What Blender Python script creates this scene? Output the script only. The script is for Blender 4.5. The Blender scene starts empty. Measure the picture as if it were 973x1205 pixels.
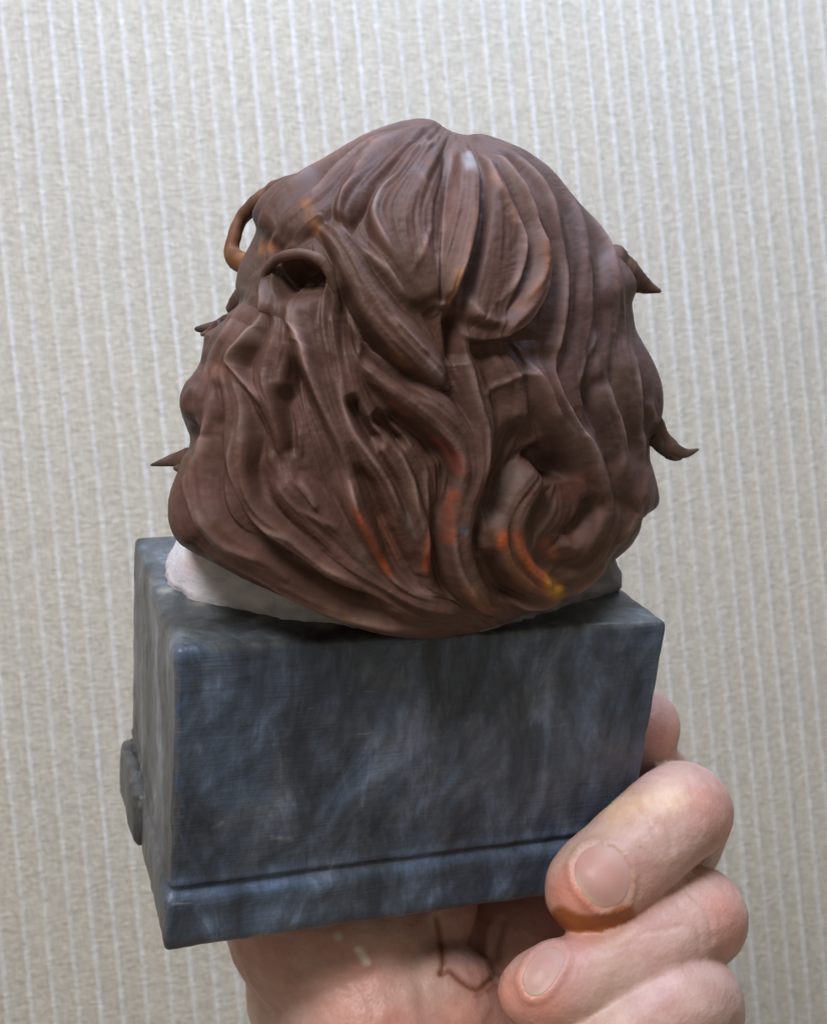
import bpy, math
import numpy as np
from mathutils import Matrix, Vector

# ------------------------------------------------------------------ camera
scene = bpy.context.scene
col = scene.collection
PW, PH, F = 973.0, 1205.0, 1315.3           # photograph size and focal length in its pixels
CX, CY = PW / 2, PH / 2
MM = 0.001
CAM = np.array([0.0, 0.0, 1.45])            # camera position, metres
ROLL, YAW = math.radians(5.6), -0.19
# camera frame: x right, y down, z forward (mm).  World: Y into the wall, Z along the wallpaper ribs
UPC = np.array([-math.sin(ROLL), -math.cos(ROLL), 0.0])
NC = np.array([YAW, YAW * -math.tan(ROLL), 1.0]); NC /= np.linalg.norm(NC)
XC = np.cross(NC, UPC)
M = np.array([XC, NC, UPC])                 # camera frame -> world axes
def c2w(P):
    return (np.asarray(P, float) @ M.T) * MM + CAM
def px(x, y, z):
    return np.stack([(np.asarray(x, float) - CX) / F * z, (np.asarray(y, float) - CY) / F * z, z * np.ones_like(np.asarray(x, float))], -1)
def to_px(P):
    return CX + F * P[..., 0] / P[..., 2], CY + F * P[..., 1] / P[..., 2]

cam_data = bpy.data.cameras.new('camera')
cam = bpy.data.objects.new('camera', cam_data); col.objects.link(cam)
cam.matrix_world = Matrix([[M[i, 0], -M[i, 1], -M[i, 2], CAM[i]] for i in range(3)] + [[0, 0, 0, 1]])
cam_data.sensor_fit = 'VERTICAL'; cam_data.sensor_height = 36.0
cam_data.lens = F / PH * 36.0
cam_data.clip_start = 0.005; cam_data.clip_end = 20
cam_data.dof.use_dof = True
cam_data.dof.focus_distance = 0.155
cam_data.dof.aperture_fstop = 40
scene.camera = cam

# ------------------------------------------------------------------ light (indoor: ceiling lamp, a window, dim room)
world = bpy.data.worlds.new('World'); scene.world = world; world.use_nodes = True
wb = world.node_tree.nodes['Background']
wb.inputs[0].default_value = (1.0, 0.88, 0.68, 1); wb.inputs[1].default_value = 0.26
def area(name, loc, target, size, power, color):
    L = bpy.data.lights.new(name, 'AREA'); L.shape = 'RECTANGLE'; L.size, L.size_y = size
    L.energy = power; L.color = color
    o = bpy.data.objects.new(name, L); col.objects.link(o)
    o.location = loc
    o.rotation_euler = (Vector(target) - Vector(loc)).to_track_quat('-Z', 'Y').to_euler()
    return o
area('ceiling_lamp', (-0.22, -0.30, 1.98), (0.0, 0.22, 1.45), (0.20, 0.20), 5.2, (1.0, 0.985, 0.975))
area('window_light', (0.17, 0.14, 1.98), (0.02, 0.40, 1.58), (0.5, 0.35), 5.0, (0.57, 0.72, 1.0))
scene.view_settings.view_transform = 'Standard'
scene.view_settings.look = 'None'
scene.view_settings.exposure = 0.0
scene.view_settings.gamma = 1.0
scene.render.resolution_x = 826; scene.render.resolution_y = 1024
scene.render.engine = 'CYCLES'

# ------------------------------------------------------------------ helpers
rng = np.random.default_rng(7)
_perm = rng.random((64, 64, 64))
def noise(P, s=1.0, seed=0):
    """smooth value noise in -1..1 of points P (n,3)"""
    Q = np.asarray(P, float) * s + seed * 17.31
    i = np.floor(Q).astype(int); f = Q - i; f = f * f * (3 - 2 * f)
    o = 0
    for a in (0, 1):
        for b in (0, 1):
            for c in (0, 1):
                w = (f[..., 0] if a else 1 - f[..., 0]) * (f[..., 1] if b else 1 - f[..., 1]) * (f[..., 2] if c else 1 - f[..., 2])
                o = o + w * _perm[(i[..., 0] + a) % 64, (i[..., 1] + b) % 64, (i[..., 2] + c) % 64]
    return o * 2 - 1
def smooth(a, b, x):
    t = np.clip((x - a) / (b - a), 0, 1); return t * t * (3 - 2 * t)
def spline(pts, n=60):
    """Catmull-Rom through rows of pts (any columns), n samples spread by length"""
    P = np.asarray(pts, float)
    if len(P) == 2: P = np.array([P[0], (P[0] + P[1]) / 2, P[1]])
    E = np.vstack([2 * P[0] - P[1], P, 2 * P[-1] - P[-2]])
    out = []
    for k in range(len(P) - 1):
        p0, p1, p2, p3 = E[k:k + 4]
        for t in np.linspace(0, 1, 24, endpoint=False):
            out.append(.5 * (2 * p1 + (p2 - p0) * t + (2 * p0 - 5 * p1 + 4 * p2 - p3) * t * t + (3 * p1 - p0 - 3 * p2 + p3) * t ** 3))
    out.append(P[-1]); out = np.array(out)
    d = np.r_[0, np.cumsum(np.linalg.norm(np.diff(out[:, :2], axis=0), axis=1))]
    s = np.linspace(0, d[-1], n)
    return np.stack([np.interp(s, d, out[:, k]) for k in range(out.shape[1])], 1)

def mesh_obj(name, V, faces, mat, parent=None, colors=None, smooth_shade=True, local=None):
    """V in camera-frame mm; faces (n,4) array or list. The object's origin is the world origin unless parented."""
    if isinstance(local, str):                 # part of the bust: coordinates in the bust's own frame
        W = ((np.asarray(V) - BT) @ BR - np.array([PWD / 2, PDP / 2, 0])) * MM
    else:
        W = c2w(V)
        if local is not None: W = W - np.asarray(local)
    me = bpy.data.meshes.new(name)
    if isinstance(faces, np.ndarray):
        n, k = faces.shape
        me.vertices.add(len(W)); me.vertices.foreach_set('co', W.astype(np.float32).ravel())
        me.loops.add(n * k); me.loops.foreach_set('vertex_index', faces.astype(np.int32).ravel())
        me.polygons.add(n); me.polygons.foreach_set('loop_start', np.arange(0, n * k, k, dtype=np.int32))
        me.update(calc_edges=True); me.validate()
    else:
        me.from_pydata(W.tolist(), [], faces)
    if colors is not None:
        a = me.color_attributes.new('paint', 'FLOAT_COLOR', 'POINT')
        c4 = np.ones((len(W), 4), np.float32); c4[:, :colors.shape[1]] = colors
        a.data.foreach_set('color', c4.ravel())
    me.polygons.foreach_set('use_smooth', [smooth_shade] * len(me.polygons))
    me.materials.append(mat)
    o = bpy.data.objects.new(name, me); col.objects.link(o)
    if parent is not None: o.parent = parent
    return o
def grid_faces(nu, nv, wrap_u=False):
    """quads of an (nv rows, nu columns) grid"""
    i = np.arange(nv - 1)[:, None] * nu; j = np.arange(nu if wrap_u else nu - 1)[None, :]; j2 = (j + 1) % nu
    return np.stack([i + j, i + j2, i + nu + j2, i + nu + j], -1).reshape(-1, 4)
def thing(name, label, cat, loc):
    o = bpy.data.objects.new(name, None); col.objects.link(o); o.location = loc
    o.empty_display_size = .02
    o['label'] = label; o['category'] = cat
    return o

def mat(name, rough=.5, spec=.5):
    m = bpy.data.materials.new(name); m.use_nodes = True
    nt = m.node_tree; b = nt.nodes['Principled BSDF']
    b.inputs['Roughness'].default_value = rough
    b.inputs['Specular IOR Level'].default_value = spec
    return m, nt, b
def node(nt, typ, **kw):
    n = nt.nodes.new(typ)
    for k, v in kw.items():
        if k in n.inputs: n.inputs[k].default_value = v
        else: setattr(n, k, v)
    return n
def link(nt, a, b): nt.links.new(a, b)
def mix(nt, fac, a, b, blend='MIX'):
    n = nt.nodes.new('ShaderNodeMix'); n.data_type = 'RGBA'; n.blend_type = blend
    for s, v in ((n.inputs[0], fac), (n.inputs[6], a), (n.inputs[7], b)):
        if hasattr(v, 'is_linked'): nt.links.new(v, s)
        elif isinstance(v, (int, float)): s.default_value = v
        else: s.default_value = (*v, 1)
    return n.outputs[2]
def ramp(nt, fac, stops):
    n = nt.nodes.new('ShaderNodeValToRGB'); e = n.color_ramp.elements
    while len(e) < len(stops): e.new(.5)
    for k, (p, c) in enumerate(stops):
        e[k].position = p; e[k].color = (*c, 1) if len(c) == 3 else c
    nt.links.new(fac, n.inputs[0]); return n.outputs[0]
def coords(nt, rot=(0, 0, 0), scale=(1, 1, 1)):
    tc = nt.nodes.new('ShaderNodeTexCoord'); mp = nt.nodes.new('ShaderNodeMapping')
    mp.inputs['Rotation'].default_value = rot; mp.inputs['Scale'].default_value = scale
    nt.links.new(tc.outputs['Object'], mp.inputs[0]); return mp.outputs[0]
def noise_tex(nt, vec, scale, detail=4, rough=.55, dist=0):
    n = node(nt, 'ShaderNodeTexNoise', Scale=scale, Detail=detail, Roughness=rough, Distortion=dist)
    nt.links.new(vec, n.inputs['Vector']); return n.outputs[0]
def bump(nt, bsdf, *layers):
    prev = None
    for h, strength, dist in layers:
        n = node(nt, 'ShaderNodeBump', Strength=strength, Distance=dist); nt.links.new(h, n.inputs['Height'])
        if prev is not None: nt.links.new(prev, n.inputs['Normal'])
        prev = n.outputs[0]
    nt.links.new(prev, bsdf.inputs['Normal'])

# ------------------------------------------------------------------ wall with ribbed wallpaper
WALL_Y = 420.0 * NC[2]                                  # mm in front of the camera along the wall normal
def build_wall():
    m, nt, b = mat('wallpaper', .62, .35)
    at = node(nt, 'ShaderNodeAttribute', attribute_name='paint')
    v1 = coords(nt, scale=(1, 1, 5)); v2 = coords(nt, scale=(6, 1, 1)); v0 = coords(nt)
    n1 = noise_tex(nt, v1, 260, 3, .6); n2 = noise_tex(nt, v2, 260, 3, .6); n3 = noise_tex(nt, v0, 700, 3, .6); n4 = noise_tex(nt, v0, 14, 3)
    weave = node(nt, 'ShaderNodeMath', operation='ADD'); link(nt, n1, weave.inputs[0]); link(nt, n2, weave.inputs[1])
    c = mix(nt, ramp(nt, n4, [(.35, (0, 0, 0)), (.7, (1, 1, 1))]), (1, .985, .96), (.965, .96, .955))
    c = mix(nt, 1.0, at.outputs['Color'], c, 'MULTIPLY')
    c2 = mix(nt, 1.0, c, ramp(nt, n2, [(.32, (.84, .83, .81)), (.62, (1.06, 1.06, 1.06))]), 'MULTIPLY')
    c2 = mix(nt, .9, c2, ramp(nt, n1, [(.36, (.86, .85, .83)), (.62, (1.06, 1.06, 1.06))]), 'MULTIPLY'); c2 = mix(nt, .8, c2, ramp(nt, n3, [(.35, (.92, .915, .91)), (.62, (1.04, 1.04, 1.04))]), 'MULTIPLY')
    link(nt, c2, b.inputs['Base Color'])
    bump(nt, b, (n2, .55, .0010), (n1, .6, .0010), (n3, .6, .0006))
    # columns: each rib gets its own profile
    xs, hs, rib = [], [], []
    x = -430.0
    while x < 430:
        per = 8.0 + rng.normal(0, .5); w = 2.2 + rng.normal(0, .25); hgt = .30 + abs(rng.normal(0, .12))
        prof = [(-.5, 0, 0), (-.36, .55, .5), (-.15, 1, 1), (.15, 1, 1), (.36, .55, .5), (.5, 0, 0)]
        for t, hh, rr in prof:
            xs.append(x + t * w); hs.append(hh * hgt); rib.append(rr)
        for t in (.3, .5, .7):
            xs.append(x + w * .5 + (per - w) * t); hs.append(rng.normal(0, .03)); rib.append(0)
        x += per
    xs, hs, rib = map(np.array, (xs, hs, rib))
    zs = np.linspace(-430, 430, 130)
    X, Z = np.meshgrid(xs, zs)
    sway = noise(np.stack([X * .01, Z * .008, X * 0], -1), 1, 3) * .9 + noise(np.stack([X * .05, Z * .05, X * 0], -1), 1, 4) * .22
    fade = .75 + .35 * noise(np.stack([X * .11, Z * .02, X * 0], -1), 1, 5)
    Y = WALL_Y - hs[None, :] * fade
    P = np.stack([X + sway, Y, Z], -1).reshape(-1, 3)    # world axes, mm from camera
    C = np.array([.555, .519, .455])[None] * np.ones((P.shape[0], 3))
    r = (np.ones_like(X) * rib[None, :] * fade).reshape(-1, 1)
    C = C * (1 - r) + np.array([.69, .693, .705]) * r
    o = mesh_obj('wall', P @ M, grid_faces(len(xs), len(zs)), m, colors=C)
    o['kind'] = 'structure'
build_wall()

# ------------------------------------------------------------------ the bust's own frame (solved from the pedestal's corners)
BR = np.array([[0.93623665, -0.33935409, 0.09110289], [-0.01460514, -0.29663997, -0.9548777], [0.35106641, 0.89266093, -0.28268152]])
BT = np.array([-35.67, 63.28, 160.96])
PWD, PDP, PHT = 76.0, 47.5, 47.3            # pedestal width, depth, height in mm
def bust(P): return np.asarray(P, float) @ BR.T + BT
def on_top(x, y, z=PHT):
    """photo pixel -> point (camera frame) on the plane at height z of the bust's frame"""
    d = px(x, y, 1.0); n = BR[:, 2]; p0 = bust([0, 0, z])
    return d * ((p0 @ n) / (d @ n))[..., None]
def on_back(x, y, off=0):
    d = px(x, y, 1.0); n = BR[:, 1]; p0 = bust([0, off, 0])
    return d * ((p0 @ n) / (d @ n))[..., None]

base_w = c2w(bust([PWD / 2, PDP / 2, 0]))
root = thing('portrait_bust', 'small painted figurine bust with brown wavy hair on a dark slate pedestal, seen from behind', 'figurine', base_w)
_RW = M @ BR
root.matrix_world = Matrix([[*_RW[i], base_w[i]] for i in range(3)] + [[0, 0, 0, 1]])

# ------------------------------------------------------------------ pedestal
def rrect(off, r, n_side=(260, 130), nc=8):
    """outline of the pedestal grown by off, corner radius r: (n,2) points counter-clockwise"""
    x0, x1, y0, y1 = -off * (.45 if off > 0 else 1), PWD + off, -off, PDP + off
    pts = []
    def side(a, b, n):
        for t in np.linspace(0, 1, n, endpoint=False): pts.append((a[0] + (b[0] - a[0]) * t, a[1] + (b[1] - a[1]) * t))
    def corner(cx, cy, a0):
        for t in np.linspace(0, 1, nc, endpoint=False):
            a = a0 + t * math.pi / 2; pts.append((cx + r * math.cos(a), cy + r * math.sin(a)))
    side((x0 + r, y0), (x1 - r, y0), n_side[0]); corner(x1 - r, y0 + r, -math.pi / 2)
    side((x1, y0 + r), (x1, y1 - r), n_side[1]); corner(x1 - r, y1 - r, 0)
    side((x1 - r, y1), (x0 + r, y1), n_side[0]); corner(x0 + r, y1 - r, math.pi / 2)
    side((x0, y1 - r), (x0, y0 + r), n_side[1]); corner(x0 + r, y0 + r, math.pi)
    return np.array(pts)

def slate_material():
    m, nt, b = mat('slate_paint', .42, .45)
    at = node(nt, 'ShaderNodeAttribute', attribute_name='paint')
    v = coords(nt, rot=(0, .6, 0), scale=(1, 1, .50)); v2 = coords(nt, rot=(.2, -.6, 0), scale=(1.2, 1, .45)); vl = coords(nt, scale=(.06, .06, 1))
    vb = coords(nt, rot=(0, .5, 0), scale=(1, 1, .12)); vc = coords(nt, rot=(0, -.15, .1), scale=(.10, .3, 1))
    a = noise_tex(nt, v, 85, 6, .65, .8); c = noise_tex(nt, v2, 170, 6, .68, .6); l = noise_tex(nt, vl, 2300, 2, .5)
    br = noise_tex(nt, vb, 900, 3, .6); bc = noise_tex(nt, vc, 700, 3, .6)
    k = ramp(nt, a, [(.38, (.48, .47, .47)), (.53, (.92, .93, .96)), (.68, (1.65, 1.74, 1.9))])
    k2 = ramp(nt, c, [(.40, (.62, .62, .63)), (.56, (1.0, 1.0, 1.0)), (.71, (1.9, 1.94, 2.0))])
    x = mix(nt, 1.0, at.outputs['Color'], k, 'MULTIPLY'); x = mix(nt, .85, x, k2, 'MULTIPLY')
    x = mix(nt, .15, x, ramp(nt, l, [(.35, (.80, .80, .80)), (.65, (1.25, 1.25, 1.25))]), 'MULTIPLY')
    scr = ramp(nt, bc, [(.69, (0, 0, 0)), (.76, (1, 1, 1))])
    x = mix(nt, scr, x, (.19, .20, .22))
    link(nt, x, b.inputs['Base Color'])
    link(nt, ramp(nt, c, [(.3, (.32, .32, .32)), (.75, (.56, .56, .56))]), b.inputs['Roughness'])
    bump(nt, b, (l, .24, .0003), (c, .30, .0007), (scr, .2, .0002))
    return m
SLATE = slate_material()

def build_pedestal():
    prof = [(0, -.6), (.25, .15), (.8, .5), (1.6, .62)] + [(z, .62 + .06 * math.sin(z)) for z in np.linspace(2.4, 7.6, 8)] + \
           [(8.2, .58), (8.7, .35), (9.1, -.1), (9.4, -.45), (9.8, -.62), (10.2, -.5), (10.5, -.22), (11.0, -.2), (11.4, -.42), (12.0, -.5)] + \
           [(z, -.5 + .5 * (z - 12) / 33) for z in np.linspace(13, 45.6, 84)] + [(46.4, -.04), (46.8, -.2), (47.1, -.5), (47.25, -1.0), (47.3, -1.8)]
    rings = []
    for z, off in prof:
        o = rrect(off, max(.5, .95 + min(0, off)))
        rings.append(np.c_[o, np.full(len(o), z)])
    n = len(rings[0])
    for k in range(1, 26):                                     # top face, rings shrinking to the centre
        s = 1 - k / 26 * .98
        o = rings[len(prof) - 1][:, :2]; c = np.array([PWD / 2, PDP / 2])
        rings.append(np.c_[c + (o - c) * s, np.full(n, PHT)])
    for k, s in enumerate((.9, .5, .02)):                      # underside
        o = rrect(-.6, .9); c = np.array([PWD / 2, PDP / 2]); rings.insert(0, np.c_[c + (o - c) * s, np.zeros(n)])
    P = np.array(rings); nv = len(rings); P = P.reshape(-1, 3)
    c = np.array([PWD / 2, PDP / 2, PHT / 2]); d = P - c; q = d / (np.array([PWD, PDP, PHT]) / 2)
    ax = np.abs(q); nrm = np.where(ax >= ax.max(1, keepdims=True) - .02, np.sign(q), 0)
    nrm = nrm / np.maximum(1e-6, np.linalg.norm(nrm, axis=1, keepdims=True))
    P = P + nrm * (noise(P, .12, 1) * .30 + noise(P, .45, 2) * .13 + noise(P, 1.1, 3) * .04)[:, None]
    V = bust(P)
    X, Y = to_px(V)
    # paint: hand-brushed greys, blue glaze on the worn edges
    back = nrm[:, 1] < -.5; left = nrm[:, 0] < -.5; top = nrm[:, 2] > .5
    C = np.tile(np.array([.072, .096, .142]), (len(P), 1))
    C[left] = (.118, .121, .126); C[top] = (.074, .084, .090)  # left side's lighter grey paints in the light that falls on it
    st = noise(np.c_[P[:, 0] * .18 + P[:, 2] * .10, P[:, 2] * .05, P[:, 1] * .1], 1, 8)
    st2 = noise(np.c_[P[:, 0] * .30 - P[:, 2] * .16, P[:, 2] * .07, P[:, 1] * .1], 1, 9)
    C = C + (np.clip(st, 0, 1) * .045 + np.clip(st2 - .1, 0, 1) * .045)[:, None] * np.array([.86, .97, 1.2])
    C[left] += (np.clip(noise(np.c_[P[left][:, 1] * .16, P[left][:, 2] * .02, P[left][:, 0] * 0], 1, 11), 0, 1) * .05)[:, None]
    def blob(x, y, r, colr, k=1.0, sx=1.0, sy=1.0, mask=None):
        nonlocal C
        w = k * np.exp(-(((X - x) / sx) ** 2 + ((Y - y) / sy) ** 2) / r ** 2)
        if mask is not None: w = w * mask
        C = C + (np.array(colr) - C) * np.clip(w, 0, 1)[:, None]
    vis = back | left | top
    def streak(pts, w, colr, k=1.0):
        S = spline(pts, 40); d2 = ((X[:, None] - S[None, :, 0]) ** 2 + (Y[:, None] - S[None, :, 1]) ** 2).min(1)
        nz = .6 + .6 * noise(P, .5, 21)
        nonlocal C
        C = C + (np.array(colr) - C) * np.clip(k * nz * np.exp(-d2 / w ** 2), 0, 1)[:, None] * vis[:, None]
    BL = (.10, .165, .30)
    streak([(212, 772), (214, 800), (212, 850), (210, 920)], 7, BL, .8)
    streak([(215, 770), (235, 766)], 7, BL, .7)
    streak([(210, 930), (207, 1000), (206, 1030)], 5, BL, .45)
    streak([(192, 1058), (215, 1050), (300, 1046), (420, 1030)], 6, BL, .9)
    streak([(195, 1045), (215, 1043)], 9, BL, .9)
    streak([(420, 1030), (540, 1010), (640, 995)], 4, BL, .5)
    streak([(190, 1110), (260, 1108), (330, 1098)], 5, (.12, .13, .15), .6)
    streak([(215, 748), (250, 745), (300, 752)], 9, (.12, .14, .16), .7)
    streak([(690, 738), (730, 733), (770, 728)], 6, (.16, .18, .20), .8)
    streak([(770, 730), (785, 735)], 6, (.03, .03, .03), .9)
    for a in ([(665, 790), (640, 820), (600, 870), (575, 920)], [(640, 800), (600, 840), (570, 880)], [(520, 860), (510, 940), (520, 985)],
              [(560, 850), (550, 930)], [(245, 985), (290, 955), (310, 950)], [(300, 1000), (320, 960), (335, 950)], [(340, 880), (330, 930), (345, 990)],
              [(480, 850), (485, 920), (470, 960)], [(640, 920), (660, 960), (680, 975)], [(380, 850), (440, 872), (480, 870)], [(430, 790), (470, 800)],
              [(700, 870), (740, 890)], [(450, 905), (430, 950)]):
        streak(a, 13, (.15, .165, .20), .6)
    for a in ([(250, 975), (262, 968)], [(320, 985), (345, 988)], [(385, 1012), (390, 1022)], [(240, 1112), (262, 1110)]):
        streak(a, 2.2, (.36, .37, .39), .75)
    # dried drips of glue and pale crumbs along the collar
    for x, y in ((173, 684), (194, 695), (235, 710), (303, 731), (312, 728), (380, 737), (388, 738)):
        blob(x, y, 5, (.35, .34, .29), .9, 1.3, .7, top)
    F_ = grid_faces(n, nv, True)
    caps = np.array([[0, 0, 0, 0]])[:0]
    o = mesh_obj('pedestal', V, F_[:, ::-1] if False else F_, SLATE, root, C, local='bust')
    return o
pedestal = build_pedestal()

def build_relief():
    """ornament that stands proud of the pedestal's far side, seen past its left edge"""
    nu, nv = 48, 40
    a = np.linspace(0, 2 * np.pi, nu, endpoint=False); b_ = np.linspace(-np.pi / 2, np.pi / 2, nv)
    A, B = np.meshgrid(a, b_)
    sg = lambda t, p: np.sign(t) * np.abs(t) ** p
    P = np.stack([2.6 * sg(np.cos(B), .4) * sg(np.cos(A), .45), 11.5 * sg(np.cos(B), .4) * sg(np.sin(A), .45), 4.9 * sg(np.sin(B), .45)], -1).reshape(-1, 3)
    P += (noise(P, .30, 4) * .8 + noise(P, 1.2, 5) * .3)[:, None] * P / np.maximum(1, np.linalg.norm(P, axis=1, keepdims=True))
    P += np.array([.7, 37.5, 4.6])
    C = np.tile(np.array([.10, .104, .104]), (len(P), 1)) * (1 + .4 * noise(P * np.array([1, 1, .3]), .8, 6))[:, None]
    mesh_obj('relief_ornament', bust(P), grid_faces(nu, nv, True), SLATE, root, C, local='bust')
build_relief()

# ------------------------------------------------------------------ collar
def build_collar():
    m, nt, b = mat('collar_paint', .6, .3)
    at = node(nt, 'ShaderNodeAttribute', attribute_name='paint')
    v = coords(nt, rot=(.2, .3, .3), scale=(.4, .4, 1.4)); n1 = noise_tex(nt, v, 420, 4, .6); n2 = noise_tex(nt, coords(nt), 160, 4, .6)
    c = mix(nt, 1.0, at.outputs['Color'], ramp(nt, n1, [(.3, (.82, .81, .84)), (.65, (1.05, 1.05, 1.05))]), 'MULTIPLY')
    link(nt, c, b.inputs['Base Color']); bump(nt, b, (n1, .6, .0006), (n2, .45, .0009))
    back_px = [(197, 672), (201, 692), (228, 707), (280, 717), (330, 726), (380, 733), (440, 741), (520, 744), (590, 736), (650, 718), (700, 703), (731, 690)]
    Q = on_top(np.array([p[0] for p in back_px]), np.array([p[1] for p in back_px]))
    L = (Q - BT) @ BR
    front = np.array([[L[-1, 0] - 1, L[-1, 1] + 8, PHT], [50, 43, PHT], [38, 45, PHT], [24, 43, PHT], [L[0, 0] + 3, L[0, 1] + 7, PHT]])
    ring = np.vstack([L, front, L[:1]])
    R = spline(ring, 241)[:-1]
    cen = np.array([38, 24, 0])
    rows = []
    prof = [(-.6, 1.0), (.0, 1.0), (.7, 1.004), (1.6, .998), (2.8, .980), (4.2, .958), (5.6, .938), (7.0, .918), (8.4, .89), (9.4, .86), (9.8, .80), (12, .5), (12, .02)]
    for dz, s in prof:
        q = cen + (R - cen) * np.array([s, s, 0]); q[:, 2] = PHT + dz
        rows.append(q)
    P = np.array(rows).reshape(-1, 3)
    P[:, :2] += (np.stack([noise(P, .25, 31), noise(P, .25, 32)], 1) * .6 + np.stack([noise(P, .8, 33), noise(P, .8, 34)], 1) * .45)
    V = bust(P); X, Y = to_px(V)
    C = np.tile(np.array([.62, .59, .635]), (len(P), 1))
    w = np.exp(-((X - 227) ** 2 + (Y - 663) ** 2) / 8 ** 2)[:, None] * .5; C = C * (1 - w) + np.array([.62, .30, .30]) * w
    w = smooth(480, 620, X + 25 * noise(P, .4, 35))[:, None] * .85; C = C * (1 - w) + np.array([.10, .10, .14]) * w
    w = np.clip(noise(P * np.array([.5, .5, 1.5]), .9, 36) * 1.4 - .2, 0, 1)[:, None] * .5; C = C * (1 - w) + np.array([.42, .40, .46]) * w
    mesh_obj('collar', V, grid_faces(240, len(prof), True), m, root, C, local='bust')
build_collar()

# ------------------------------------------------------------------ hair
HC = np.array([490.0, 450.0])
SIL = [(207, 637), (199, 612), (202, 580), (210, 558), (216, 540), (224, 520), (214, 492), (211, 470), (220, 451), (235, 433), (237, 410), (239, 398), (240, 391), (258, 381), (266, 377), (266, 370), (277, 362),
       (283, 350), (275, 340), (277, 330), (280, 314), (290, 294), (300, 276), (303, 262), (297, 248), (314, 229), (340, 210), (368, 201), (400, 182), (426, 166), (450, 153), (472, 144), (492, 139), (510, 140), (522, 147), (534, 154),
       (548, 157), (562, 156), (582, 161), (605, 172), (640, 195), (670, 226), (698, 262), (716, 292), (734, 309), (748, 326), (748, 342), (743, 352), (743, 368), (747, 392), (760, 413), (774, 440),
       (780, 466), (777, 495), (768, 515), (762, 540), (771, 565), (776, 585), (773, 598), (754, 608), (753, 622), (744, 641), (728, 657), (692, 688), (640, 714), (580, 739), (540, 748),
       (500, 752), (460, 748), (430, 741), (370, 714), (310, 689), (250, 662), (222, 648)]
OPT = dict(T=29.0, H=.86, S=.19)
def depth0(x, y):
    """depth (mm) of the head's widest section behind pixel x, y"""
    return 170 + 12 * (x - 490) / 285 - 11 * (np.sqrt(((450 - y) / 310) ** 2 + .06) + (450 - y) / 310) / 2 - 13 * np.clip((y - 560) / 190, 0, 1.2) ** 1.5

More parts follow.
